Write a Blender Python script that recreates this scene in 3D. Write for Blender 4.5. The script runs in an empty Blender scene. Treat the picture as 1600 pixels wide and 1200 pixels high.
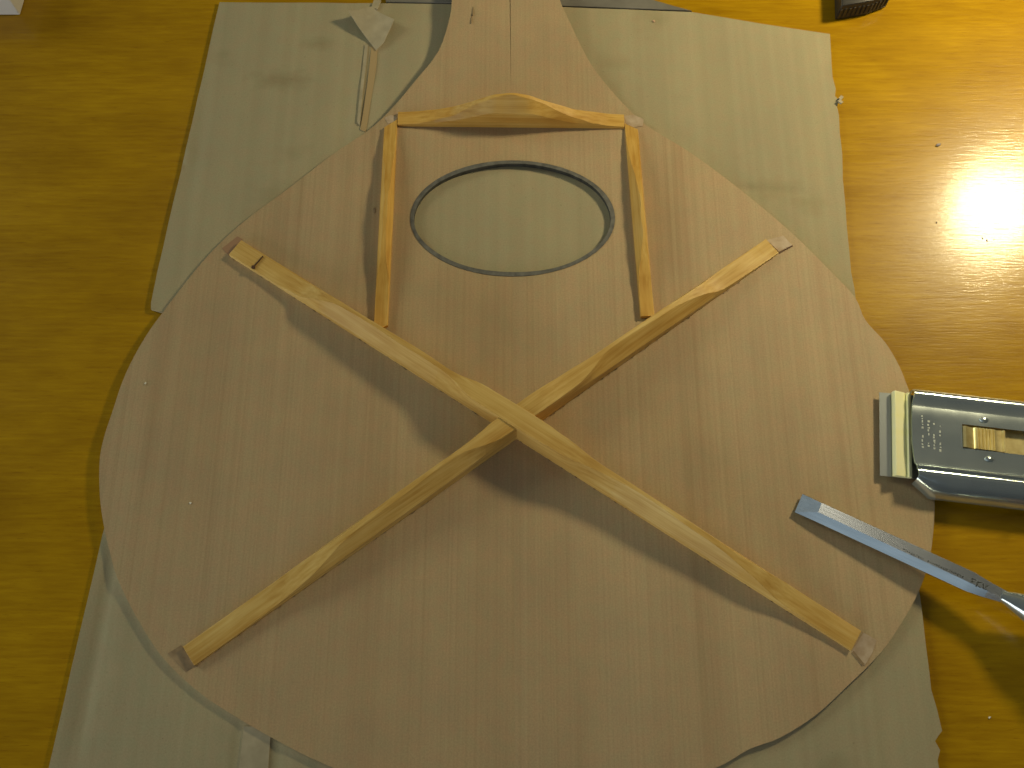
import bpy, bmesh, math, random
from mathutils import Vector, Matrix
from mathutils.geometry import delaunay_2d_cdt
random.seed(7)
S = bpy.context.scene
COL = S.collection

# ------------------------------------------------------------------ camera
H, TILT, F = 0.430, math.radians(20.0), 1500.0        # metres above the table, tilt off the vertical, focal length in photo pixels
cam = bpy.data.cameras.new('camera')
cam.sensor_width = 36.0
cam.lens = 36.0 * F / 1600.0
cam.clip_start, cam.clip_end = 0.01, 50.0
cam_ob = bpy.data.objects.new('camera', cam)
cam_ob.location = (0, 0, H)
cam_ob.rotation_euler = (TILT, 0, 0)
COL.objects.link(cam_ob)
S.camera = cam_ob

# ------------------------------------------------------------------ world (dim cool room) and lamps
W = bpy.data.worlds.new('World')
S.world = W
W.use_nodes = True
bg = W.node_tree.nodes['Background']
wt = W.node_tree                                       # pale ceiling above, dimmer walls towards the horizon
wc = wt.nodes.new('ShaderNodeTexCoord'); wx = wt.nodes.new('ShaderNodeSeparateXYZ'); wr = wt.nodes.new('ShaderNodeValToRGB')
wt.links.new(wc.outputs['Generated'], wx.inputs[0]); wt.links.new(wx.outputs['Z'], wr.inputs['Fac'])
wr.color_ramp.elements[0].position, wr.color_ramp.elements[0].color = 0.15, (.22, .235, .22, 1)
wr.color_ramp.elements[1].position, wr.color_ramp.elements[1].color = 0.85, (.94, .98, .90, 1)
wt.links.new(wr.outputs['Color'], bg.inputs['Color'])
bg.inputs['Strength'].default_value = 0.060

def lamp(name, kind, loc, energy, color, **kw):
    l = bpy.data.lights.new(name, kind)
    l.energy, l.color = energy, color
    for k, v in kw.items():
        setattr(l, k, v)
    o = bpy.data.objects.new(name, l)
    o.location = loc
    COL.objects.link(o)
    return o
dl = lamp('desk_lamp_bulb', 'SPOT', (0.435, 0.445, 0.330), 9.9, (1.0, 0.84, 0.48), shadow_soft_size=0.037, spot_size=math.radians(150), spot_blend=1.0)   # under its shade
dl.rotation_euler = (Vector((0.27, 0.43, 0)) - Vector(dl.location)).to_track_quat('-Z', 'Y').to_euler()
# ceiling_light is a small pendant high overhead, the pale patch mirrored in the chisel's flat
lamp('tip_fill_light', 'AREA', (-0.47, 1.10, 1.50), 0.30, (0.75, 0.92, 1.0), shape='SQUARE', size=0.5)  # added fill without a known source, brightens the chisel's tip bevel
cl = lamp('ceiling_light', 'AREA', (0.385, 0.555, 1.50), 0.30, (1.0, 0.90, 0.70), shape='SQUARE', size=0.15)
for name, loc, power, color, sx, sy in (('room_light', (-1.75, 1.00, 0.85), 11.0, (0.95, 1.0, 0.72), 0.6, 0.6),
                                        ('window_light', (-1.05, -0.85, 0.25), 11.0, (0.92, 0.94, 0.90), 2.0, 0.55),
                                        ('bevel_fill_light', (-0.15, -0.98, 1.08), 0.7, (0.66, 0.86, 1.0), 0.9, 0.6)):  # this last one is added, no known source: lightens the chisel's lower bevel
    rl = lamp(name, 'AREA', loc, power, color, shape='RECTANGLE', size=sx, size_y=sy)
    rl.rotation_euler = (Vector((-0.1, 0.25, 0)) - Vector(loc)).to_track_quat('-Z', 'Y').to_euler()

vs = S.view_settings
vs.view_transform, vs.look, vs.exposure, vs.gamma = 'Standard', 'None', 0.0, 1.0
S.render.filter_size = 1.9
S.cycles.use_denoising = True
S.cycles.max_bounces = 8

# ------------------------------------------------------------------ helpers
ct, st = math.cos(TILT), math.sin(TILT)
def at(px, py, z=0.0):
    """the point at height z that the photo shows at pixel (px, py)"""
    a, b = (px - 800.0) / F, (600.0 - py) / F
    d = Vector((a, b * ct + st, b * st - ct))
    t = (z - H) / d.z
    return Vector((d.x * t, d.y * t, z))

def obj(name, me, m=None, parent=None, smooth=None):
    if isinstance(me, bmesh.types.BMesh):
        bm = me
        bmesh.ops.recalc_face_normals(bm, faces=bm.faces)
        me = bpy.data.meshes.new(name)
        bm.to_mesh(me); bm.free()
    o = bpy.data.objects.new(name, me)
    if m is not None:
        me.materials.append(m)
    if smooth is not None:
        for p in me.polygons: p.use_smooth = True
        me.set_sharp_from_angle(angle=math.radians(smooth))
    COL.objects.link(o)
    if parent is not None:
        o.parent = parent
    return o

def empty(name, loc=(0, 0, 0), rot=None):
    o = bpy.data.objects.new(name, None)
    o.empty_display_size = 0.02
    if rot is not None:
        o.matrix_world = Matrix.Translation(loc) @ rot.to_4x4()
    else:
        o.location = loc
    COL.objects.link(o)
    return o

def tag(o, label, cat, group=None):
    o['label'], o['category'] = label, cat
    if group: o['group'] = group
    return o

def bevel(o, w, seg=2, ang=30):
    b = o.modifiers.new('bevel', 'BEVEL')
    b.width, b.segments, b.limit_method, b.angle_limit = w, seg, 'ANGLE', math.radians(ang)
    return o

def add_prism(bm, pts, z0, z1):
    lo = [bm.verts.new((p[0], p[1], z0)) for p in pts]
    hi = [bm.verts.new((p[0], p[1], z1)) for p in pts]
    n = len(pts)
    bm.faces.new(lo[::-1]); bm.faces.new(hi)
    for i in range(n):
        bm.faces.new((lo[i], lo[(i + 1) % n], hi[(i + 1) % n], hi[i]))

def add_box(bm, c, s, rz=0.0):
    M = Matrix.Translation(c) @ Matrix.Rotation(rz, 4, 'Z') @ Matrix.Diagonal((s[0], s[1], s[2], 1))
    bmesh.ops.create_cube(bm, size=1.0, matrix=M)

def add_loft(bm, rings, closed=True, cap=True):
    rv = [[bm.verts.new(p) for p in r] for r in rings]
    n = len(rv[0])
    for a, b in zip(rv, rv[1:]):
        for i in range(n if closed else n - 1):
            j = (i + 1) % n
            bm.faces.new((a[i], a[j], b[j], b[i]))
    if cap:
        bm.faces.new(rv[0][::-1]); bm.faces.new(rv[-1])
    return rv

def inside(x, y, poly):
    r = False
    j = len(poly) - 1
    for i in range(len(poly)):
        xi, yi = poly[i]; xj, yj = poly[j]
        if (yi > y) != (yj > y) and x < (xj - xi) * (y - yi) / (yj - yi) + xi:
            r = not r
        j = i
    return r

def seg_dist(x, y, a, b):
    ax, ay, bx, by = a[0], a[1], b[0], b[1]
    dx, dy = bx - ax, by - ay
    t = max(0, min(1, ((x - ax) * dx + (y - ay) * dy) / (dx * dx + dy * dy)))
    return math.hypot(x - ax - t * dx, y - ay - t * dy), t

def sheet(name, outline, zfun, thick, step, m, parent=None, hole=None, extra=(), smooth=40, bottom=None):
    """a plate of even thickness with any outline (and one hole), meshed finely enough to follow zfun"""
    xs = [p[0] for p in outline]; ys = [p[1] for p in outline]
    pts, edges = [], []
    def loop(l):
        n0 = len(pts)
        pts.extend(Vector((p[0], p[1])) for p in l)
        edges.extend((n0 + i, n0 + (i + 1) % len(l)) for i in range(len(l)))
    loop(outline)
    if hole: loop(hole)
    y = min(ys); row = 0
    while y < max(ys):
        x = min(xs) + (step / 2 if row % 2 else 0)
        while x < max(xs):
            if inside(x, y, outline) and not (hole and inside(x, y, hole)):
                pts.append(Vector((x, y)))
            x += step
        y += step * 0.87; row += 1
    for e in extra:
        if inside(e[0], e[1], outline): pts.append(Vector((e[0], e[1])))
    v, e, f, *_ = delaunay_2d_cdt(pts, edges, [], 0, 1e-7)
    faces = []
    for t in f:
        cx = sum(v[i].x for i in t) / len(t); cy = sum(v[i].y for i in t) / len(t)
        if inside(cx, cy, outline) and not (hole and inside(cx, cy, hole)):
            faces.append(list(t))
    used = sorted({i for t in faces for i in t}); mp = {k: i for i, k in enumerate(used)}
    n = len(used)
    V = [(v[k].x, v[k].y, zfun(v[k].x, v[k].y)) for k in used]
    bz = bottom or (lambda x, y, z: z - thick)
    V += [(p[0], p[1], bz(*p)) for p in V]
    Fs = [[mp[i] for i in t] for t in faces]
    cnt = {}
    for t in Fs:
        for i in range(3):
            cnt[(t[i], t[(i + 1) % 3])] = 1
    sides = [[b, a, a + n, b + n] for (a, b) in cnt if (b, a) not in cnt]
    Fs = Fs + [[i + n for i in t[::-1]] for t in Fs] + sides
    me = bpy.data.meshes.new(name)
    me.from_pydata(V, [], Fs)
    me.update()
    bm = bmesh.new(); bm.from_mesh(me)
    return obj(name, bm, m, parent, smooth)

def catmull(pts, per=5, closed=False):
    out = []
    n = len(pts)
    for i in range(n if closed else n - 1):
        g = lambda k: Vector(pts[k % n]) if closed else Vector(pts[max(0, min(n - 1, k))])
        p0, p1, p2, p3 = g(i - 1), g(i), g(i + 1), g(i + 2)
        for k in range(per):
            t = k / per
            out.append(0.5 * ((2 * p1) + (p2 - p0) * t + (2 * p0 - 5 * p1 + 4 * p2 - p3) * t * t + (3 * p1 - p0 - 3 * p2 + p3) * t ** 3))
    if not closed: out.append(Vector(pts[-1]))
    return out

# ------------------------------------------------------------------ materials
def mat(name, color=(.5, .5, .5), rough=.5, metal=0.0, spec=None, coat=None, coat_rough=.1):
    m = bpy.data.materials.new(name); m.use_nodes = True
    p = m.node_tree.nodes['Principled BSDF']
    p.inputs['Base Color'].default_value = (*color, 1)
    p.inputs['Roughness'].default_value = rough
    p.inputs['Metallic'].default_value = metal
    if spec is not None: p.inputs['Specular IOR Level'].default_value = spec
    if coat is not None:
        p.inputs['Coat Weight'].default_value = coat
        p.inputs['Coat Roughness'].default_value = coat_rough
    return m

class NT:
    def __init__(s, m):
        s.t = m.node_tree; s.p = s.t.nodes['Principled BSDF']
        s.co = s.t.nodes.new('ShaderNodeTexCoord').outputs['Object']
    def noise(s, scale, detail=3, rough=.55, loc=(0, 0, 0), dist=0.0):
        mp = s.t.nodes.new('ShaderNodeMapping')
        mp.inputs['Scale'].default_value = scale
        mp.inputs['Location'].default_value = loc
        s.t.links.new(s.co, mp.inputs['Vector'])
        n = s.t.nodes.new('ShaderNodeTexNoise')
        n.inputs['Scale'].default_value = 1.0
        n.inputs['Detail'].default_value = detail
        n.inputs['Roughness'].default_value = rough
        n.inputs['Distortion'].default_value = dist
        s.t.links.new(mp.outputs[0], n.inputs['Vector'])
        return n.outputs['Fac']
    def ramp(s, fac, stops):
        r = s.t.nodes.new('ShaderNodeValToRGB')
        el = r.color_ramp.elements
        while len(el) < len(stops): el.new(0.5)
        for e, (pos, c) in zip(el, stops):
            e.position = pos
            e.color = (*c, 1) if len(c) == 3 else c
        s.t.links.new(fac, r.inputs['Fac'])
        return r.outputs['Color']
    def mix(s, a, b, fac=1.0, mode='MULTIPLY'):
        n = s.t.nodes.new('ShaderNodeMix'); n.data_type = 'RGBA'; n.blend_type = mode
        if isinstance(fac, (int, float)): n.inputs[0].default_value = fac
        else: s.t.links.new(fac, n.inputs[0])
        for k, x in ((6, a), (7, b)):
            if isinstance(x, tuple): n.inputs[k].default_value = (*x, 1)
            else: s.t.links.new(x, n.inputs[k])
        return n.outputs[2]
    def math(s, op, a, b):
        n = s.t.nodes.new('ShaderNodeMath'); n.operation = op
        for k, x in ((0, a), (1, b)):
            if isinstance(x, (int, float)): n.inputs[k].default_value = x
            else: s.t.links.new(x, n.inputs[k])
        return n.outputs[0]
    def base(s, c): s.t.links.new(c, s.p.inputs['Base Color'])
    def rough(s, f, lo, hi):
        n = s.t.nodes.new('ShaderNodeMapRange')
        n.inputs['To Min'].default_value = lo; n.inputs['To Max'].default_value = hi
        s.t.links.new(f, n.inputs['Value']); s.t.links.new(n.outputs[0], s.p.inputs['Roughness'])
    def bump(s, f, strength, dist, coat=False):
        n = s.t.nodes.new('ShaderNodeBump')
        n.inputs['Strength'].default_value = strength; n.inputs['Distance'].default_value = dist
        s.t.links.new(f, n.inputs['Height']); s.t.links.new(n.outputs[0], s.p.inputs['Normal'])
        if coat: s.t.links.new(n.outputs[0], s.p.inputs['Coat Normal'])

def g(v): return (v, v, v)

# varnished table: grain runs left to right
M_table = mat('varnished_yellow_wood', rough=.30, spec=.20, coat=0.24, coat_rough=.10)
n = NT(M_table)
f1 = n.noise((48, 520, 60), 4, .65)
f2 = n.noise((7, 70, 20), 3, .55, (3, 1, 0), .4)
f3 = n.noise((16, 26, 9), 3, .55, (8, 4, 2))
f4 = n.noise((120, 1100, 80), 2, .6, (1, 7, 0))
c = n.ramp(f1, [(.28, (.345, .178, .001)), (.5, (.405, .221, .002)), (.72, (.465, .266, .003))])
c = n.mix(c, n.ramp(f2, [(.3, (.92, .90, .88)), (.6, (1.02, 1.02, 1.0))]), .8)
c = n.mix(c, n.ramp(f3, [(.3, (.80, .78, .78)), (.7, (1.09, 1.13, 1.1))]), .9)
c = n.mix(c, n.ramp(f4, [(.25, (.6, .5, .4)), (.38, (1, 1, 1))]), .6)
n.base(c)
n.rough(f2, .22, .34)
n.bump(n.math('ADD', n.math('MULTIPLY', f1, .7), n.math('MULTIPLY', f4, .6)), .12, .0006, True)

# soundboard softwood: fine grain runs along y
def softwood(name, off, tint=(1, 1, 1)):
    m = mat(name, rough=.62, spec=.3)
    n = NT(m)
    a = n.noise((820, 2.5, 1), 2, .6, (off, 0, 0))
    b = n.noise((85, 1.3, 1), 4, .65, (off * 2, 3, 0))
    d = n.noise((26, 3.0, 1), 2, .5, (off * 3, 5, 0))
    k = n.noise((40, 40, 1), 3, .6, (off, 1, 0))
    fl = n.noise((1500, 110, 1), 2, .6, (off, 9, 0))
    c = n.ramp(a, [(.25, (.415, .300, .174)), (.5, (.45, .332, .198)), (.75, (.475, .353, .214))])
    c = n.mix(c, n.ramp(b, [(.28, (.80, .74, .68)), (.44, (1, 1, 1)), (.75, (1.04, 1.05, 1.04))]), .7)
    c = n.mix(c, n.ramp(d, [(.32, (.93, .91, .89)), (.65, (1.03, 1.04, 1.05))]), .9)
    c = n.mix(c, n.ramp(k, [(.3, (.93, .94, .96)), (.7, (1.05, 1.04, 1.02))]), .8)
    c = n.mix(c, n.ramp(fl, [(.24, (.6, .55, .5)), (.33, (1, 1, 1))]), .35)
    mo = n.noise((170, 130, 1), 2, .6, (off, 4, 2))
    c = n.mix(c, n.ramp(mo, [(.35, (1.04, .985, .96)), (.65, (.97, 1.015, .98))]), .9)
    no = n.noise((1300, 1300, 1), 1, .5, (off, 2, 7))
    c = n.mix(c, n.ramp(no, [(.3, (.91, .91, .91)), (.7, (1.08, 1.08, 1.08))]), .8)
    c = n.mix(c, tint, 1.0)
    n.base(c)
    n.bump(a, .12, .0003)
    return m
M_top_a = softwood('cedar_left', 0.0, (.98, .97, .95))
M_top_b = softwood('cedar_right', 13.7)
M_edge = mat('pale_wood_edge', (.55, .44, .32), .7)

# brace wood: grain along local x
def brace_wood(name, off, tint=(1, 1, 1)):
    m = mat(name, rough=.42, spec=.4)
    n = NT(m)
    a = n.noise((10, 650, 650), 3, .6, (off, off, 0))
    b = n.noise((22, 90, 90), 3, .55, (off, 2, 1), .3)
    d = n.noise((60, 130, 130), 2, .5, (off, 7, 1))
    c = n.ramp(a, [(.28, (.52, .31, .075)), (.5, (.62, .41, .125)), (.75, (.70, .51, .195))])
    c = n.mix(c, n.ramp(b, [(.3, (.84, .74, .56)), (.62, (1.06, 1.08, 1.1))]), .85)
    c = n.mix(c, n.ramp(d, [(.3, (.9, .84, .72)), (.6, (1.03, 1.03, 1.03))]), .7)
    c = n.mix(c, tint, 1.0)
    n.base(c)
    n.bump(n.math('ADD', a, b), .2, .0004)
    return m
M_br = [brace_wood('spruce_brace', 0), brace_wood('spruce_brace_b', 4.3), brace_wood('spruce_brace_c', 8.8, (1, .92, .72)), brace_wood('spruce_brace_d', 2.1, (1, .93, .75))]

M_card = mat('cardboard', rough=.85, spec=.2)
n = NT(M_card)
w = n.noise((190, 1.0, 1), 1, .5)
a = n.noise((18, 12, 1), 3, .6)
sp = n.noise((620, 620, 1), 2, .6, (3, 2, 0))
st_ = n.noise((16, 22, 1), 3, .6, (5.3, 9.1, 0))
c = n.ramp(w, [(.3, (.372, .322, .205)), (.7, (.402, .348, .226))])
c = n.mix(c, n.ramp(a, [(.3, (.90, .91, .93)), (.7, (1.05, 1.04, 1.02))]), .9)
c = n.mix(c, n.ramp(sp, [(.24, (.62, .6, .56)), (.33, (1, 1, 1))]), .6)
c = n.mix(c, n.ramp(st_, [(.24, (.76, .74, .66)), (.40, (1, 1, 1))]), .7)
for (px, py), rx, k in (((440, 128), .020, .80), ((500, 72), .012, .84), ((1210, 300), .020, .90), ((1260, 320), .012, .90)):
    q = at(px, py, 0)
    mp = n.t.nodes.new('ShaderNodeMapping'); mp.vector_type = 'POINT'
    mp.inputs['Location'].default_value = (-q.x / rx, -q.y / rx * 2.2, 0)
    mp.inputs['Scale'].default_value = (1 / rx, 2.2 / rx, 0)
    n.t.links.new(n.co, mp.inputs['Vector'])
    ln = n.t.nodes.new('ShaderNodeVectorMath'); ln.operation = 'LENGTH'; n.t.links.new(mp.outputs[0], ln.inputs[0])
    dd = n.math('ADD', ln.outputs['Value'], n.math('MULTIPLY', n.noise((130, 160, 1), 3, .6, (px, 3, 1)), 1.4))
    c = n.mix(c, n.ramp(n.math('MULTIPLY', dd, .5), [(.38, (k, k * .985, k * .93)), (.85, (1, 1, 1))]), 1.0)
mo = n.noise((150, 150, 1), 2, .6, (1, 4, 2))
c = n.mix(c, n.ramp(mo, [(.35, (1.03, .985, .96)), (.65, (.97, 1.01, .98))]), .9)
no = n.noise((1300, 1300, 1), 1, .5, (6, 2, 7))
c = n.mix(c, n.ramp(no, [(.3, (.93, .93, .93)), (.7, (1.06, 1.06, 1.06))]), .8)
n.base(c)
n.bump(n.math('ADD', w, n.math('MULTIPLY', sp, .3)), .22, .0006)
M_card_in = mat('cardboard_torn_ply', (.42, .30, .15), .9)
M_paper = mat('torn_paper', (.46, .42, .32), .85)
n = NT(M_paper); n.base(n.ramp(n.noise((160, 160, 160), 3), [(.3, (.35, .30, .20)), (.7, (.44, .38, .26))]))

M_ring = mat('black_binding', (.045, .047, .045), .38)
n = NT(M_ring); n.base(n.ramp(n.noise((300, 300, 30), 3), [(.3, (.03, .031, .03)), (.75, (.085, .087, .083))]))
M_ring_top = mat('black_binding_painted_sheen', (.14, .135, .12), .5)  # the same black binding, sheen of its upper face put into the colour
n = NT(M_ring_top); n.base(n.ramp(n.noise((300, 300, 30), 3), [(.3, (.09, .088, .08)), (.75, (.19, .185, .165))]))
M_glue_d = mat('glue_stain_dark', (.17, .115, .06), .6)
n = NT(M_glue_d); n.base(n.ramp(n.noise((220, 220, 1), 3), [(.3, (.22, .15, .08)), (.7, (.36, .255, .145))]))
M_glue_l = mat('glue_stain_pale', (.45, .38, .29), .6)
n = NT(M_glue_l); n.base(n.ramp(n.noise((260, 260, 1), 3), [(.3, (.40, .285, .18)), (.7, (.54, .43, .315))]))
M_glue_r = mat('glue_stain_red', (.33, .19, .105), .6)
M_pencil = mat('dark_mark', (.085, .035, .015), .7)

M_steel = mat('ground_steel', (.66, .70, .72), .30, 1.0)
n = NT(M_steel); n.rough(n.noise((60, 900, 900), 2), .20, .30); n.base(n.ramp(n.noise((40, 600, 600), 3), [(.3, (.60, .64, .66)), (.7, (.72, .76, .78))]))
M_razor = mat('razor_steel', (.36, .39, .39), .35, .9)
M_chrome = mat('nickel_plate', (.70, .74, .76), .17, .84)
n = NT(M_chrome); n.rough(n.noise((90, 90, 90), 4), .10, .19); n.base(n.ramp(n.noise((50, 50, 50), 4), [(.3, (.52, .60, .64)), (.7, (.62, .71, .74))]))
M_brass = mat('brass', (.78, .62, .26), .30, .7)
n = NT(M_brass); n.base(n.ramp(n.noise((200, 200, 200), 3), [(.3, (.62, .50, .22)), (.7, (.85, .74, .38))]))
M_cream = mat('spine_painted_glare', (.86, .80, .50), .35, .0)  # cream colour paints in the lamp's reflection on a chrome strip
n = NT(M_cream); n.base(n.ramp(n.noise((60, 240, 60), 3), [(.25, (.95, .94, .50)), (.7, (.97, .96, .62))]))
M_etch = mat('etched_mark', (.035, .04, .04), .6)
M_emboss = mat('worn_stamp', (.42, .46, .45), .5, .5)
M_blackpl = mat('black_plastic', (.022, .02, .018), .42)
M_handle = mat('dark_handle', (.10, .05, .02), .4)
M_white = mat('white_card', (.58, .56, .52), .8)
M_grey = mat('grey_board', (.17, .16, .14), .8)
n = NT(M_grey); n.base(n.ramp(n.noise((60, 60, 60), 3), [(.3, (.13, .12, .105)), (.7, (.20, .19, .165))]))
M_chip = mat('grey_chip', (.34, .30, .30), .8)
M_chip2 = mat('pink_wood_chip', (.55, .36, .24), .8)
M_speck = mat('pale_dust', (.75, .72, .6), .9)

# ------------------------------------------------------------------ table
bm = bmesh.new()
add_box(bm, (0.0, 0.20, -0.014), (1.9, 1.5, 0.028))
t = obj('table', bm, M_table)
bevel(t, .002)
tag(t, 'glossy yellow varnished wooden table top under everything', 'table')

# ------------------------------------------------------------------ cardboard sheet
ZC = 0.0018
card_px = [(343, 3), (470, 4), (580, 5), (690, 6), (880, 11), (980, 15), (1080, 19), (1130, 27), (1190, 37), (1250, 46), (1297, 53),
           (1299, 90), (1301, 120), (1306, 138), (1305, 150), (1312, 156), (1308, 166), (1311, 180), (1312, 205), (1316, 240), (1317, 280), (1321, 320), (1323, 352),
           (1327, 390), (1330, 425), (1335, 450), (1338, 475), (1352, 545), (1390, 700), (1428, 890), (1437, 930), (1441, 960), (1446, 1005), (1452, 1050), (1455, 1078), (1464, 1108),
           (1472, 1142), (1466, 1150), (1461, 1158), (1469, 1172), (1465, 1188), (1468, 1205), (1472, 1260), (800, 1300), (58, 1275), (76, 1200), (100, 1096), (131, 960), (160, 836),
           (200, 700), (250, 600), (272, 520), (266, 489), (250, 487), (236, 483), (236, 474), (246, 425), (272, 310), (300, 192), (318, 115), (334, 40)]
card_out = []
for i, p in enumerate(card_px):                       # a little fraying along the edges
    q = card_px[(i + 1) % len(card_px)]
    a, b = at(*p, ZC), at(*q, ZC)
    card_out.append((a.x, a.y))
    L = (b - a).length
    k = int(L / .012)
    torn = p[0] > 1290 and q[0] > 1290
    for j in range(1, k):
        c = a.lerp(b, j / k); d = (b - a).normalized()
        o_ = random.uniform(-1, 1) * (.0005 if torn else .0002)
        card_out.append((c.x - d.y * o_, c.y + d.x * o_))
creases = [  # (from px, to px, depth, half width)
    ((575, 72), (560, 215), -.0003, .0030), ((595, 78), (590, 130), -.0004, .0025), ((553, 120), (530, 240), -.0006, .0040),
    ((182, 840), (112, 1200), -.0011, .0030), ((374, 1130), (364, 1230), -.0006, .0022), ((432, 1140), (428, 1230), -.0006, .0025),
    ((1130, 295), (1275, 301), -.0004, .0022), ((1120, 280), (1180, 300), -.0003, .0025),
    ((325, 160), (283, 330), -.0005, .004), ((300, 230), (292, 262), .0007, .003),
    ((1284, 60), (1300, 470), -.0003, .003)]
CR = [(at(*a, ZC), at(*b, ZC), d, w_) for a, b, d, w_ in creases]
def card_z(x, y):
    z = ZC + .00012 * math.sin(x * 41 + y * 13) + .0001 * math.sin(y * 57 - x * 9)
    for a, b, d, w_ in CR:
        q, t = seg_dist(x, y, a, b)
        if q < 3 * w_:
            z += d * math.exp(-(q / w_) ** 2) * min(1, 4 * t + .25, 4 * (1 - t) + .25)
    return z
extra = []
for a, b, d, w_ in CR:
    u = (b - a).normalized(); nn = Vector((-u.y, u.x, 0)); L = (b - a).length
    for i in range(int(L / .003) + 1):
        for s in (-1.6, -.8, 0, .8, 1.6):
            q = a + u * (i * .003) + nn * (s * w_)
            extra.append((q.x, q.y))
card = empty('cardboard_sheet', (0, 0.2, 0))
tag(card, 'large creased brown cardboard sheet with torn right edge under the guitar top', 'cardboard')
cs = sheet('sheet', card_out, card_z, .0018, .009, M_card, None, extra=extra, bottom=lambda x, y, z: .0003)
cs.parent = card; cs.matrix_parent_inverse = Matrix.Translation((0, -0.2, 0))
def under(o, root):
    o.parent = root; o.matrix_parent_inverse = Matrix.Translation(-root.location); return o

# the torn, curled paper flap
flap_px = [(544, 16, 7.0), (560, 15, 5.5), (581, 10, 4.0), (590, 18, 3.6), (602, 24, 4.0), (616, 30, 4.5), (611, 42, 3.6), (606, 52, 2.8), (600, 66, 2.0), (588, 78, 1.0), (583, 72, 1.0), (575, 62, 1.4), (559, 40, 4.2)]
bm = bmesh.new()
tp = [at(x, y, ZC + h * .001) for x, y, h in flap_px]
cen = at(585, 38, ZC + .0026)
vt = [bm.verts.new(p) for p in tp]; vb = [bm.verts.new(p - Vector((0, 0, .0007))) for p in tp]
ctop = bm.verts.new(cen); cbot = bm.verts.new(cen - Vector((0, 0, .0007)))
for i in range(len(tp)):
    j = (i + 1) % len(tp)
    bm.faces.new((vt[i], vt[j], ctop)); bm.faces.new((vb[j], vb[i], cbot)); bm.faces.new((vt[j], vt[i], vb[i], vb[j]))
under(obj('torn_flap', bm, M_paper, smooth=50), card)
# strip of ply left by the tear
def strip(name, left, right, z0, z1, m):
    bm = bmesh.new()
    pts = [at(x, y, z1) for x, y in left] + [at(x, y, z1) for x, y in right[::-1]]
    add_prism(bm, pts, z0, z1)
    return under(obj(name, bm, m), card)
strip('torn_strip', [(580, 72), (578, 95), (574, 130), (569, 165), (563, 202)], [(590, 75), (588, 100), (584, 130), (578, 165), (571, 206)], ZC - .0004, ZC + .0003, M_card_in)
strip('torn_strip', [(570, 70), (567, 100), (562, 145), (558, 190)], [(575, 70), (572, 100), (567, 140), (562, 195)], ZC - .0004, ZC + .0006, M_paper)
strip('torn_strip', [(584, 0), (580, 12)], [(595, 0), (590, 14)], ZC - .0004, ZC + .001, M_paper)
strip('creased_strip', [(381, 1135), (377, 1170), (370, 1230)], [(424, 1135), (421, 1170), (417, 1230)], ZC - .0004, ZC + .0004, M_paper)
bm = bmesh.new()
for px, py, a in ((1314, 153, .9), (1313, 159, -.9)):
    p = at(px, py, .003)
    add_box(bm, p, (.0024, .0017, .0009), a)
under(obj('torn_shred', bm, M_paper), card)

# ------------------------------------------------------------------ grey board behind the cardboard
bm = bmesh.new()
add_prism(bm, [at(x, y, .0022) for x, y in [(600, -90), (603, 3), (690, 4), (880, 9), (1082, 16.5), (1050, 8), (1016, -2), (930, -60), (920, -90)]], .0004, .0022)
o = bevel(obj('grey_board', bm, M_grey), .0004)
tag(o, 'flat grey board strip behind the cardboard edge, beside the guitar neck end', 'board')

# ------------------------------------------------------------------ guitar top
ZB, TH = 0.0038, 0.0018
Y_NECK, Y_HOLE = at(610, 175, ZB).y, at(800, 440, ZB).y
def warp(x, y):
    z = 0.0
    if y > Y_HOLE:
        z += .0013 * min(1, (y - Y_HOLE) / (Y_NECK - Y_HOLE)) ** 1.4
    if y > Y_NECK - .01:
        z += .0030 * min(1.4, ((y - Y_NECK + .01) / .055)) ** 1.6
    if x > 0:
        lo = at(1300, 900, ZB)
        z += .0008 * max(0, (x - .05) / .15) ** 2 * max(0, min(1, (lo.y + .02 - y) / .06 + .3))
    return z
def on_top(px, py, h=0.0):
    p = at(px, py, ZB + h)
    for _ in range(3):
        p = at(px, py, ZB + warp(p.x, p.y) + h)
    return p
left_px = [(711, -110), (709, -40), (706, 0), (702, 30), (685, 80), (650, 125), (610, 172), (575, 204), (520, 241), (450, 295), (380, 347), (320, 405), (256, 486), (230, 522), (208, 560), (191, 597), (176, 642), (162, 685), (155.5, 722), (156, 775), (162, 820), (171, 860),
           (183, 902), (211, 960), (250, 1022), (295, 1068), (340, 1102), (420, 1150), (505, 1193), (610, 1232), (720, 1258), (806, 1266)]
right_px = [(806, 1266), (900, 1258), (1000, 1238), (1070, 1216), (1122, 1198), (1145, 1186), (1172, 1170), (1220, 1152), (1275, 1117), (1325, 1071), (1375, 1021), (1410, 971), (1435, 925), (1452, 875), (1459, 820), (1460, 765), (1453, 710), (1438, 655), (1421, 612),
            (1405, 572), (1383, 535), (1352, 500), (1336, 465), (1300, 426), (1235, 362), (1150, 291), (1075, 236), (1010, 196), (972, 160), (930, 110), (907, 70), (886, 25), (875, 0), (867, -40), (862, -110)]
seam_px = [(797, -110), (797, 0), (798, 110), (800, 300), (802, 640), (806, 1266)]
Lc = [on_top(*p).xy for p in left_px]; Rc = [on_top(*p).xy for p in right_px]
Lc = [Vector((p.x, p.y)) for p in catmull([Vector((a.x, a.y)) for a in Lc], 4)]
Rc = [Vector((p.x, p.y)) for p in catmull([Vector((a.x, a.y)) for a in Rc], 4)]
seam = [on_top(*p).xy for p in seam_px]
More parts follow.
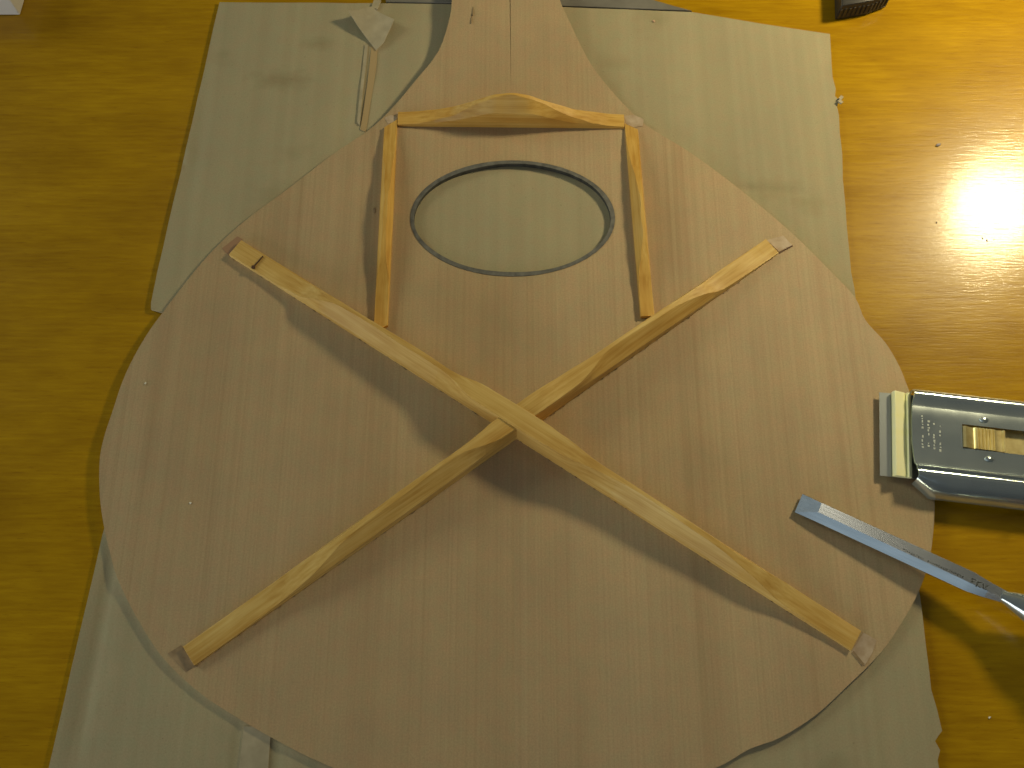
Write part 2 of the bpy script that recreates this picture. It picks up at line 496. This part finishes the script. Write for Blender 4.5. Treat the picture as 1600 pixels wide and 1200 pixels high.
# the sound hole, an ellipse
e_l, e_r, e_t, e_b = on_top(641, 341), on_top(961, 341), on_top(801, 251), on_top(801, 432)
EC = Vector(((e_l.x + e_r.x) / 2, (e_t.y + e_b.y) / 2)); EA = (e_r.x - e_l.x) / 2; EB = (e_t.y - e_b.y) / 2
RW = .0021
NE = 96
def ell(k, da): return Vector((EC.x + (EA + da) * math.cos(k), EC.y + (EB + da) * math.sin(k)))
def seam_x(y):
    for a, b in zip(seam, seam[1:]):
        if (a.y - y) * (b.y - y) <= 0:
            return a.x + (b.x - a.x) * (y - a.y) / (b.y - a.y)
    return seam[0].x if y > seam[0].y else seam[-1].x
ZT = lambda x, y: ZB + warp(x, y)
guitar = empty('guitar_top', (EC.x, EC.y - .1, ZB - TH))
tag(guitar, 'unfinished reddish wooden guitar top with X bracing and an oval sound hole', 'guitar top')
for side, chain, m in ((-1, Lc, M_top_a), (1, Rc, M_top_b)):
    # the ring's own half stands between the two crossings of the seam
    y_hi, y_lo = EC.y + EB * .9995, EC.y - EB * .9995
    sx_hi, sx_lo = seam_x(y_hi), seam_x(y_lo)
    arc = []
    for i in range(1, NE // 2):
        k = math.pi / 2 + (math.pi * i / (NE // 2)) * (1 if side < 0 else -1)
        arc.append(ell(k, -.0002))
    gap = lambda y: side * (.00001 + .00016 * max(0, min(1, (y - Y_NECK - .012) / .05)))
    s_top = [Vector((seam_x(y) + gap(y), y)) for y in [seam[0].y + (y_hi - seam[0].y) * i / 14 for i in range(0, 15)]]
    s_bot = [Vector((seam_x(y) + gap(y), y)) for y in [y_lo + (seam[-1].y - y_lo) * i / 20 for i in range(0, 20)]]
    inner = s_top + arc + s_bot
    if side < 0:   # chain runs top to bottom; inner runs top to bottom
        poly = chain[:-1] + inner[::-1]
    else:          # chain runs bottom to top
        poly = inner + [chain[0] + Vector((.0002, 0))] + chain[1:]
    o = sheet('board_half', [(p.x, p.y) for p in poly], ZT, TH, .008, m)
    o.data.materials.append(M_edge)
    for p in o.data.polygons:
        if abs(p.normal.z) < .5: p.material_index = 1
    under(o, guitar)
bm = bmesh.new()
rings = []
for i in range(NE):
    k = 2 * math.pi * i / NE
    wv = 1 + .10 * math.sin(3 * k + 1) + .06 * math.sin(7 * k)
    o_, i_ = ell(k, 0), ell(k, -RW * wv)
    z = ZT(o_.x, o_.y)
    rings.append([(o_.x, o_.y, z - TH), (o_.x, o_.y, z + .00025), (i_.x, i_.y, z + .00025), (i_.x, i_.y, z - TH - .0008)])
add_loft(bm, rings + [rings[0]], cap=False)
bmesh.ops.remove_doubles(bm, verts=bm.verts, dist=1e-7)
o = under(obj('sound_hole_binding', bm, M_ring_top, smooth=35), guitar)
o.data.materials.append(M_ring)
for p in o.data.polygons:
    if abs(p.normal.z) < .6: p.material_index = 1

# ------------------------------------------------------------------ braces
def smooth(t): return t * t * (3 - 2 * t)
def table_at(st, s):
    """monotone cubic through the stations, so that the carved curves run smoothly"""
    n = len(st)
    k = 0
    while k < n - 2 and s > st[k + 1][0]: k += 1
    def slope(i, c):
        if i <= 0 or i >= n - 1: return 0.0
        d0 = (st[i][c] - st[i - 1][c]) / (st[i][0] - st[i - 1][0]); d1 = (st[i + 1][c] - st[i][c]) / (st[i + 1][0] - st[i][0])
        return 0.0 if d0 * d1 <= 0 else 2 * d0 * d1 / (d0 + d1)
    w = st[k + 1][0] - st[k][0]; t = (s - st[k][0]) / w
    out = []
    for c in range(1, len(st[0])):
        a, b, m0, m1 = st[k][c], st[k + 1][c], slope(k, c) * w, slope(k + 1, c) * w
        out.append((2 * t ** 3 - 3 * t * t + 1) * a + (t ** 3 - 2 * t * t + t) * m0 + (3 * t * t - 2 * t ** 3) * b + (t ** 3 - t * t) * m1)
    return out
def brace(name, p0, p1, width, stations, m, n=72, seed=0, cut0=0.0, cut1=0.0):
    """stations: (position along, height mm, half top width 0..1, side height mm, ridge shift -1..1)"""
    rnd = random.Random(seed)
    ph = [rnd.uniform(0, 6) for _ in range(6)]
    d = p1 - p0; L = math.hypot(d.x, d.y); ang = math.atan2(d.y, d.x)
    b = width / 2
    rings = []
    for i in range(n + 1):
        s = i / n
        h, wt, hs, off = table_at(stations, s)
        h *= .001; hs *= .001
        h += .00012 * math.sin(s * 37 + ph[0]) + .00007 * math.sin(s * 83 + ph[1])
        hs = min(h - .00005, hs + .00018 * math.sin(s * 29 + ph[2]))
        wt = max(.07, min(.97, wt + .05 * math.sin(s * 41 + ph[3]) * (1 if wt < .9 else 0)))
        off = off * b * (1 - wt)
        x = s * L
        zw = warp(p0.x + d.x * s, p0.y + d.y * s)
        k0 = cut0 if i == 0 else 0; k1 = cut1 if i == n else 0
        sl = lambda y: (y / b) * (k0 + k1)
        rings.append([(x + sl(-b), -b, zw - .0002), (x + sl(-b), -b, zw + hs), (x + sl(-b * wt), -b * wt + off, zw + h), (x + sl(b * wt), b * wt + off, zw + h), (x + sl(b), b, zw + hs), (x + sl(b), b, zw - .0002)])
    bm = bmesh.new()
    add_loft(bm, rings)
    o = obj(name, bm, m, smooth=28)
    bevel(o, .0003, 2, 28)
    o.matrix_world = Matrix.Translation((p0.x, p0.y, ZB)) @ Matrix.Rotation(ang, 4, 'Z')
    o.parent = guitar; o.matrix_parent_inverse = Matrix.Translation(-guitar.location)
    return o
E = .0022
HX = 1.22
pUL, pLR = at(367.5, 386.5, ZB + .0025), at(1338, 1001, ZB + .0022)
pLL, pUR = at(294, 1025, ZB + .0025), at(1207, 383.5, ZB + .0022)
sA = [(0, 2.6, .97, 2.5, 0), (.08, 3.4, .97, 3.2, 0), (.125, 4.6, .9, 3.6, 0), (.155, 8.2, .55, 3.6, .25), (.19, 10.6, .24, 3.8, .45), (.32, 12.6, .16, 4.0, .45), (.375, 13.0, .3, 4.8, .3), (.43, 13.4, .88, 9.5, 0), (.50, 13.4, .97, 12.4, 0),
      (.56, 13.2, .85, 9.5, 0), (.62, 12.9, .3, 4.8, .3), (.67, 12.3, .16, 4.0, .45), (.78, 10.2, .2, 3.2, .4), (.855, 7.2, .62, 2.8, .15), (.91, 3.8, .95, 2.5, 0), (1, 2.0, .97, 1.9, 0)]
sB = [(0, 2.2, .97, 2.1, 0), (.10, 3.2, .97, 2.8, 0), (.17, 6.0, .8, 4.0, .1), (.25, 10.0, .3, 5.0, .4), (.33, 11.8, .17, 6.5, .6), (.43, 12.6, .25, 7.0, .5), (.50, 13.0, .9, 10.5, 0), (.56, 12.9, .97, 12.0, 0),
      (.62, 12.6, .8, 8.5, .2), (.69, 12.2, .22, 6.5, .6), (.80, 10.6, .2, 5.0, .5), (.855, 7.8, .55, 3.6, .3), (.888, 4.6, .9, 3.0, 0), (.93, 3.2, .97, 2.6, 0), (1, 1.8, .97, 1.7, 0)]
def taller(st):       # full height at the crossing, a little less along the tapered arms
    return [(s, h * k, max(w_, .22), hs * k, o_) for s, h, w_, hs, o_ in st for k in [(HX if abs(s - .5) < .08 else 1.10) if h > 5 else 1]]
sA, sB = taller(sA), taller(sB)
bA = brace('brace', pUL, pLR, .0096, sA, M_br[0], 110, 1)
bB = brace('brace', pLL, pUR, .0096, sB, M_br[1], 110, 2)
bA['label'] = 'long brace from upper left to lower right, unbroken at the crossing'
bB['label'] = 'long brace from lower left to upper right, notched at the crossing'
sT = [(0, 1.6, .97, 1.5, 0), (.10, 3.0, .95, 2.2, 0), (.22, 6.6, .75, 4.5, .3), (.34, 13.0, .4, 9, .6), (.44, 18.6, .2, 12, .7), (.50, 19.6, .18, 12, .7), (.56, 18.4, .2, 12, .7), (.68, 11.6, .4, 8, .6), (.80, 5.8, .75, 4, .3), (.91, 2.6, .95, 2.0, 0), (1, 1.4, .97, 1.3, 0)]
brace('brace', at(622, 187, ZB + .0015), at(975, 190.5, ZB + .0015), .0078, sT, M_br[2], 80, 3)['label'] = 'short bell-shaped brace across the top, above the sound hole'
sL = [(0, 1.4, .97, 1.3, 0), (.10, 2.6, .95, 2.0, 0), (.28, 5.2, .5, 2.2, .2), (.45, 7.2, .25, 2.4, .1), (.62, 6.4, .3, 2.4, 0), (.78, 3.6, .85, 2.2, 0), (.9, 2.6, .97, 2.2, 0), (1, 2.4, .97, 2.2, 0)]
brace('brace', at(611, 196, ZB + .0015), at(594.5, 514, ZB + .0022), .0066, sL, M_br[3], 60, 4, cut0=-.003, cut1=-.002)['label'] = 'short brace along the left side of the sound hole'
sR = [(0, 1.4, .97, 1.3, 0), (.10, 2.4, .95, 1.8, 0), (.25, 4.8, .6, 2.0, .3), (.42, 7.0, .25, 2.2, .5), (.62, 6.6, .28, 2.2, .5), (.78, 3.8, .8, 2.0, .2), (.9, 2.6, .97, 2.2, 0), (1, 2.4, .97, 2.2, 0)]
brace('brace', at(986, 199, ZB + .0015), at(1012, 494, ZB + .0022), .0066, sR, M_br[2], 60, 5, cut0=.002)['label'] = 'short brace along the right side of the sound hole'

# marks on the wood
def patch(name, pts, m, h=.00015, root=guitar):
    bm = bmesh.new()
    q = [on_top(x, y, h) for x, y in pts]; zz = sum(p.z for p in q) / len(q)
    add_prism(bm, q, zz - .0006, zz)
    return under(obj(name, bm, m), root)
patch('glue_mark', [(1198, 375), (1217, 393), (1238, 383), (1224, 368)], M_glue_l, .0002)
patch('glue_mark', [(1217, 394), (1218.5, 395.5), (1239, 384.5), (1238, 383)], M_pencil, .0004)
patch('glue_mark', [(262, 1021), (283, 1008), (305, 1041), (290, 1050)], M_glue_d)
patch('glue_mark', [(1331, 1018), (1349, 988), (1370, 1000), (1363, 1020), (1351, 1040)], M_glue_l)
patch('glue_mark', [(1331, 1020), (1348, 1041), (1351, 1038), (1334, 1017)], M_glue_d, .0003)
patch('glue_mark', [(359, 401), (379, 374), (371, 369), (347, 388)], M_glue_r)
patch('glue_mark', [(601, 184), (611, 179), (621, 183), (617, 191), (606, 193)], M_glue_l)
patch('glue_mark', [(975, 181), (990, 179), (1006, 186), (1004, 197), (990, 199), (979, 194)], M_glue_l)
patch('grain_flaw', [(583, 325), (586, 324), (586, 332), (583.5, 333)], M_glue_d, .0002)
for x, y in ((740, 10), (738, 22)):
    patch('grain_flaw', [(x - 1.5, y), (x - .6, y), (x - 1, y + 14), (x - 1.8, y + 14)], M_glue_d, .0004)
# little glue squeeze-out crumbs along the braces
bm = bmesh.new()
rnd = random.Random(5)
def crumbs(p0, p1, off, n):
    d = (p1 - p0); nn = Vector((-d.y, d.x, 0)).normalized()
    for _ in range(n):
        c = p0.lerp(p1, rnd.random()) + nn * (off + rnd.uniform(-.0002, .0003))
        add_box(bm, (c.x, c.y, ZB + .0002), (rnd.uniform(.0003, .0012), rnd.uniform(.0003, .0006), .0003), math.atan2(d.y, d.x) + rnd.uniform(-.3, .3))
crumbs(pLL, pUR, -.0050, 60); crumbs(pUL, pLR, -.0050, 50)
crumbs(at(622, 196, ZB), at(975, 199, ZB), -.0004, 22)
o = under(obj('glue_crumbs', bm, M_glue_d), guitar); o['kind'] = 'stuff'
# pencil tick on the brace end
bm = bmesh.new()
a, b = at(396, 417, ZB + .0036), at(411, 400, ZB + .0036)
u = (b - a).normalized(); v = Vector((-u.y, u.x, 0)) * .0002
add_prism(bm, [a - v, b - v, b + v, a + v], ZB + .0020, ZB + .0038)
add_prism(bm, [a + Vector((-.0009, -.0007, 0)), a + Vector((.0008, -.0007, 0)), a + Vector((.0008, .0007, 0)), a + Vector((-.0009, .0007, 0))], ZB + .0020, ZB + .0039)
under(obj('pencil_mark', bm, M_pencil), guitar)

# ------------------------------------------------------------------ chisel
def frame(x_dir, up_hint=Vector((0, 0, 1))):
    x = x_dir.normalized(); y = up_hint.cross(x).normalized(); z = x.cross(y)
    return Matrix((x, y, z)).transposed()
tip = at(1247.5, 786.5, ZB + .0016)
sh = at(1562, 931.5, .0120)
R = frame(sh - tip)
CL = (sh - tip).length
chisel = empty('chisel', tip, R)
tag(chisel, 'slim steel chisel at the right, its tip resting on the wooden guitar top', 'chisel')
def child(o, root):
    o.parent = root; return o
bw, bt = .0047, .0034        # half width, thickness
bm = bmesh.new()
def blade_sec(x, top, w=bw, ft=.0019, shift=.0013):
    # flat underside, side lands, bevels, flat top
    land = min(.0011, top)
    return [(x, -w, 0), (x, -w, land), (x, -ft + shift, top), (x, ft + shift, top), (x, w, land), (x, w, 0)]
rings = [blade_sec(0, .0006, ft=.00465, shift=0), blade_sec(.0088, bt, ft=.0023)]
for x in (.02, .04, .06, .075, CL - .0135): rings.append(blade_sec(x, bt, ft=.0023 + .0003 * x / .09))
rings += [blade_sec(CL - .006, bt, w=.0038, ft=.0020, shift=.0008), blade_sec(CL + .0005, bt * 1.0, w=.0026, ft=.0020, shift=.0003), blade_sec(CL + .004, bt * 1.05, w=.0026, ft=.0018, shift=0)]
add_loft(bm, rings)
bl = child(obj('blade', bm, M_steel, smooth=12), chisel)
def lathe(name, prof, m, root, x_off=0, z_off=0, seg=28, smooth=40):
    bm = bmesh.new()
    rings = [[(x_off + x, r * math.cos(2 * math.pi * k / seg), z_off + r * math.sin(2 * math.pi * k / seg)) for k in range(seg)] for x, r in prof]
    add_loft(bm, rings)
    return child(obj(name, bm, m, smooth=smooth), root)
lathe('bolster', [(-.001, .0022), (.0025, .0031), (.004, .0037), (.0075, .0047), (.012, .0062), (.018, .0078), (.022, .0085), (.026, .0085)], M_chrome, chisel, CL + .0005, bt * .5)
lathe('handle', [(.026, .0092), (.028, .0100), (.045, .0108), (.075, .0118), (.105, .0114), (.125, .0116), (.132, .0100), (.135, .005)], M_handle, chisel, CL + .0005, bt * .5)
# worn lettering: a line of small strokes and one larger stamp
bm = bmesh.new()
rnd = random.Random(11)
x = .0475
while x < .0735:
    if .0565 < x < .0585: x = .0585
    w_ = rnd.uniform(.00035, .0007)
    hh = rnd.uniform(.0006, .0011)
    add_box(bm, (x, -.0003 + rnd.uniform(-.00015, .00015), bt + .00002), (w_ * .55, hh, .00006))
    if rnd.random() < .6: add_box(bm, (x + w_ * .5, -.0003 + rnd.choice((-.4, 0, .4)) * hh, bt + .00002), (w_, .00022, .00006))
    x += w_ + rnd.uniform(.0003, .0005)
for x, y, sx, sy, r in ((.0775, .0002, .0004, .0020, .2), (.0783, .0010, .0016, .0004, -.1), (.0781, -.0002, .0014, .0004, .3), (.0799, -.0004, .0005, .0026, -.1), (.0807, .0008, .0013, .0004, .5), (.0808, -.0011, .0015, .0004, -.2),
                        (.0824, .0001, .0005, .0019, .4), (.0832, -.0010, .0016, .0004, .1), (.0838, .0006, .0004, .0017, -.5)):
    add_box(bm, (x, y - .0001, bt + .00003), (sx, sy, .00006), r)
child(obj('stamped_mark', bm, M_etch), chisel)

# ------------------------------------------------------------------ razor scraper
ZS = ZB + .0012
f0, f1_ = at(1388, 611, ZS + .004), at(1400, 744, ZS + .004)
fc = (f0 + f1_) / 2
ax = at(1600, 690, ZS + .007) - at(1410, 668, ZS + .007)
RS = frame(Vector((ax.x, ax.y, 0)))
scr = empty('razor_scraper', Vector((fc.x, fc.y, ZS)), RS)
tag(scr, 'silver razor blade scraper with brass slider, overhanging the right edge of the guitar top', 'scraper')
HW = (f0 - f1_).length / 2                       # half the blade width
# exposed blade
bm = bmesh.new()
add_loft(bm, [[(-.0048, -HW * .99, .0013), (-.0048, HW * .99, .0013), (-.0048, HW * .99, .0015), (-.0048, -HW * .99, .0015)],
              [(.012, -HW * .99, .0022), (.012, HW * .99, .0022), (.012, HW * .99, .0030), (.012, -HW * .99, .0030)]])
child(obj('razor_blade', bm, M_razor), scr)
# folded spine just behind the edge, lamp reflection painted in as cream
bm = bmesh.new()
add_loft(bm, [[(.0003, y, .0027), (.0003, y, .0046), (.0010, y, .0057), (.0056, y, .0045), (.0064, y, .0036), (.0070, y, .0052), (.0085, y, .0048), (.0085, y, .0027)] for y in (-HW, -HW * .5, 0, HW * .5, HW)])
child(bevel(obj('blade_spine', bm, M_cream, smooth=20), .0002), scr)
# body: pressed sheet with a slot
X0, X1 = .0072, .135
def front(y): return X0 + .0016 * (y / HW) ** 2 + (.0010 if y < 0 else 0) * (y / HW) ** 2
prof = [(HW + .0012, .0010), (HW + .0013, .0050), (HW + .0008, .0078), (HW - .0006, .0092), (HW - .0022, .0096), (HW - .0034, .0090), (HW - .0062, .0079), (HW - .0076, .0082), (.0066, .0084), (-.0048, .0084), (-HW + .0092, .0084),
        (-HW + .0060, .0086), (-HW + .0052, .0097), (-HW + .0042, .0102), (-HW + .0034, .0096), (-HW + .0028, .0101), (-HW + .0018, .0104), (-HW + .0006, .0098), (-HW - .0022, .0084), (-HW - .0052, .0060), (-HW - .0072, .0030), (-HW - .0078, .0004)]
xs = [0, .010, .0175, .0228, .034, .050, .070, .090, .110, X1 - X0]
bm = bmesh.new()
grid = []
for i, xx in enumerate(xs):
    t = i / (len(xs) - 1)
    row = []
    for y, z in prof:
        side = max(0, (-HW + .0005 - y) / .0083)
        k = min(1, xx / .010)
        row.append(bm.verts.new(((front(max(-HW, min(HW, y))) if i == 0 else X0 + xx), y if side == 0 else -HW + .0005 + (y + HW - .0005) * (.25 + .75 * k), z)))
    grid.append(row)
for i in range(len(xs) - 1):
    for j in range(len(prof) - 1):
        if j == 8 and i >= 3 and i < 8: continue          # the slot
        bm.faces.new((grid[i][j], grid[i][j + 1], grid[i + 1][j + 1], grid[i + 1][j]))
fr = [(bm.verts.new(v.co), bm.verts.new(v.co - Vector((0, 0, .0010)))) for v in grid[0]]
for (a, b), (c_, d_) in zip(fr, fr[1:]): bm.faces.new((a, c_, d_, b))
body = obj('body', bm, M_chrome, smooth=50)
child(body, scr)
# brass plate under the slot and ridged slider
bm = bmesh.new()
add_box(bm, (.077, .0009, .0050), (.100, .0150, .0008))
child(bevel(obj('brass_plate', bm, M_brass), .0001), scr)
bm = bmesh.new()
sx0 = X0 + .0228
pr = [(0, .0066), (0.0002, .0090), (.0012, .0094), (.0030, .0086), (.0052, .0080)]
x = .0056
while x < .0150:
    pr += [(x, .0084), (x + .0005, .0093), (x + .0010, .0084)]
    x += .0016
pr += [(.0162, .0080), (.0176, .0082), (.0182, .0092), (.0188, .0092), (.0190, .0066)]
for i, (x, z) in enumerate(pr): pass
add_loft(bm, [[(sx0 + x, y, z) for x, z in pr] for y in (-.0044, 0, .0056)])
child(obj('slider', bm, M_brass, smooth=25), scr)
for x, y, z in ((.0400, .0098, .0083), (.0415, -.0086, .0083)):
    bm = bmesh.new()
    bmesh.ops.create_uvsphere(bm, u_segments=20, v_segments=10, radius=1, matrix=Matrix.Translation((x, y, z)) @ Matrix.Diagonal((.0022, .0013, .0009, 1)))
    child(obj('dimple', bm, M_chrome, smooth=60), scr)
bm = bmesh.new()
rnd = random.Random(3)
for k, xx in enumerate((.0120, .0148, .0172, .0200)):
    y = .0085 - (.003 if k > 1 else 0)
    while y > -.0075:
        l = rnd.uniform(.0004, .0012)
        if rnd.random() < .72: add_box(bm, (xx + rnd.uniform(-.0002, .0002), y - l / 2, .00842), (rnd.uniform(.0004, .0009), l, .00012))
        y -= l + rnd.uniform(.0003, .0009)
child(obj('stamped_lettering', bm, M_emboss), scr)
bm = bmesh.new()
hk = [(.0615, -HW + .0012, .0108), (.0622, -HW - .0006, .0110), (.0615, -HW - .0028, .0100), (.0596, -HW - .0040, .0092), (.0580, -HW - .0030, .0098)]
hk = catmull([Vector(p) for p in hk], 4)
rings = []
for p in hk: rings.append([(p.x + .0005 * math.cos(a), p.y + .0005 * math.sin(a), p.z + .0004 * math.sin(a * 1.0 + .8)) for a in [i * math.pi / 3 for i in range(6)]])
add_loft(bm, rings)
child(obj('wire_hook', bm, M_chrome, smooth=60), scr)

# ------------------------------------------------------------------ black ribbed block, top right
zb_ = .011
foot = [at(x, y, 0) for x, y in [(1304, 32), (1352, 24), (1383, 12), (1392, -30), (1302, -40)]]
bm = bmesh.new()
cx = sum((p for p in foot), Vector()) / len(foot)
add_loft(bm, [[(cx + (p - cx) * k) + Vector((0, 0, z)) for p in foot] for k, z in ((.99, .0002), (1, .002), (1, .0085), (.96, .0108), (.84, .0112))])
blk = empty('plastic_block', (cx.x, cx.y, 0))
tag(blk, 'black plastic block with a ribbed front at the top right on the table', 'plastic block')
under(bevel(obj('block_body', bm, M_blackpl, smooth=30), .0004), blk)
a, b, c_ = foot[0], foot[1], foot[2]
for p, q, n_ in ((a, b, 7), (b, c_, 5)):
    for i in range(n_):
        w0 = p.lerp(q, (i + .5) / n_); d = (q - p).normalized()
        bm = bmesh.new(); add_box(bm, (w0.x, w0.y, .0052), (.0010, .0010, .0064), math.atan2(d.y, d.x))
        under(obj('rib', bm, M_blackpl), blk)

# ------------------------------------------------------------------ white card box, top left
bm = bmesh.new()
c0 = at(32, 24, 0)
hb = .020
ed = (at(39, 0, 0) - c0).normalized()
add_prism(bm, [c0, c0 + ed * .05, c0 + ed * .05 + Vector((-.08, 0, 0)), c0 + Vector((-.08, 0, 0))], .0002, hb)
bx = bevel(obj('card_box', bm, M_white), .0006)
tag(bx, 'corner of a small white card box at the top left on the table', 'box')

# ------------------------------------------------------------------ crumbs and chips
def chip(name, px, py, z, s, m, seed):
    rnd = random.Random(seed)
    bm = bmesh.new()
    bmesh.ops.create_icosphere(bm, subdivisions=1, radius=1)
    for v in bm.verts:
        v.co *= rnd.uniform(.6, 1.1)
        v.co = Vector((v.co.x * s[0], v.co.y * s[1], v.co.z * s[2]))
    o = obj(name, bm, m)
    p = at(px, py, z)
    o.location = (p.x, p.y, z + s[2] * .7)
    o.rotation_euler = (0, 0, rnd.uniform(-.6, .6))
    return o
tag(chip('wood_chip', 1465, 227, 0, (.0017, .0010, .0008), M_chip, 1), 'small grey chip on the bright table left of the lamp glare', 'wood chip')
tag(chip('wood_chip', 1021, 34, ZC, (.0011, .0009, .0007), M_chip2, 2), 'tiny pinkish chip on the cardboard right of the guitar neck', 'wood chip')
for px, py, sz, sd, lab in ((1535, 372, .0006, 21, 'leftmost of the three dark dent marks under the lamp glare on the table'), (1542, 376, .0008, 22, 'middle and largest of the three dark dent marks under the lamp glare'),
                            (1553, 374, .0005, 23, 'rightmost of the three dark dent marks under the lamp glare on the table'), (1463, 348, .0005, 24, 'single dark fleck on the table left of the lamp glare, below the grey chip')):
    tag(chip('dent_stand_in', px, py, 0, (sz * .5, sz * 1.6, .0003), M_pencil, sd), lab, 'dent mark', 'dark flecks in the lamp glare')  # dark slivers added in place of dents that break the lamp's reflection
tag(chip('wood_chip', 1546, 1121, 0, (.0007, .0006, .0004), M_speck, 3), 'tiny pale speck on the dark table at the lower right', 'wood chip')
tag(chip('wood_chip', 228, 599, ZB, (.0006, .0008, .0004), M_speck, 4), 'pale speck near the upper left edge of the wide part of the guitar top', 'wood chip')
tag(chip('wood_chip', 298, 786, ZB, (.0006, .0006, .0004), M_speck, 5), 'pale dot on the guitar top above the left end of the lower left brace', 'wood chip')
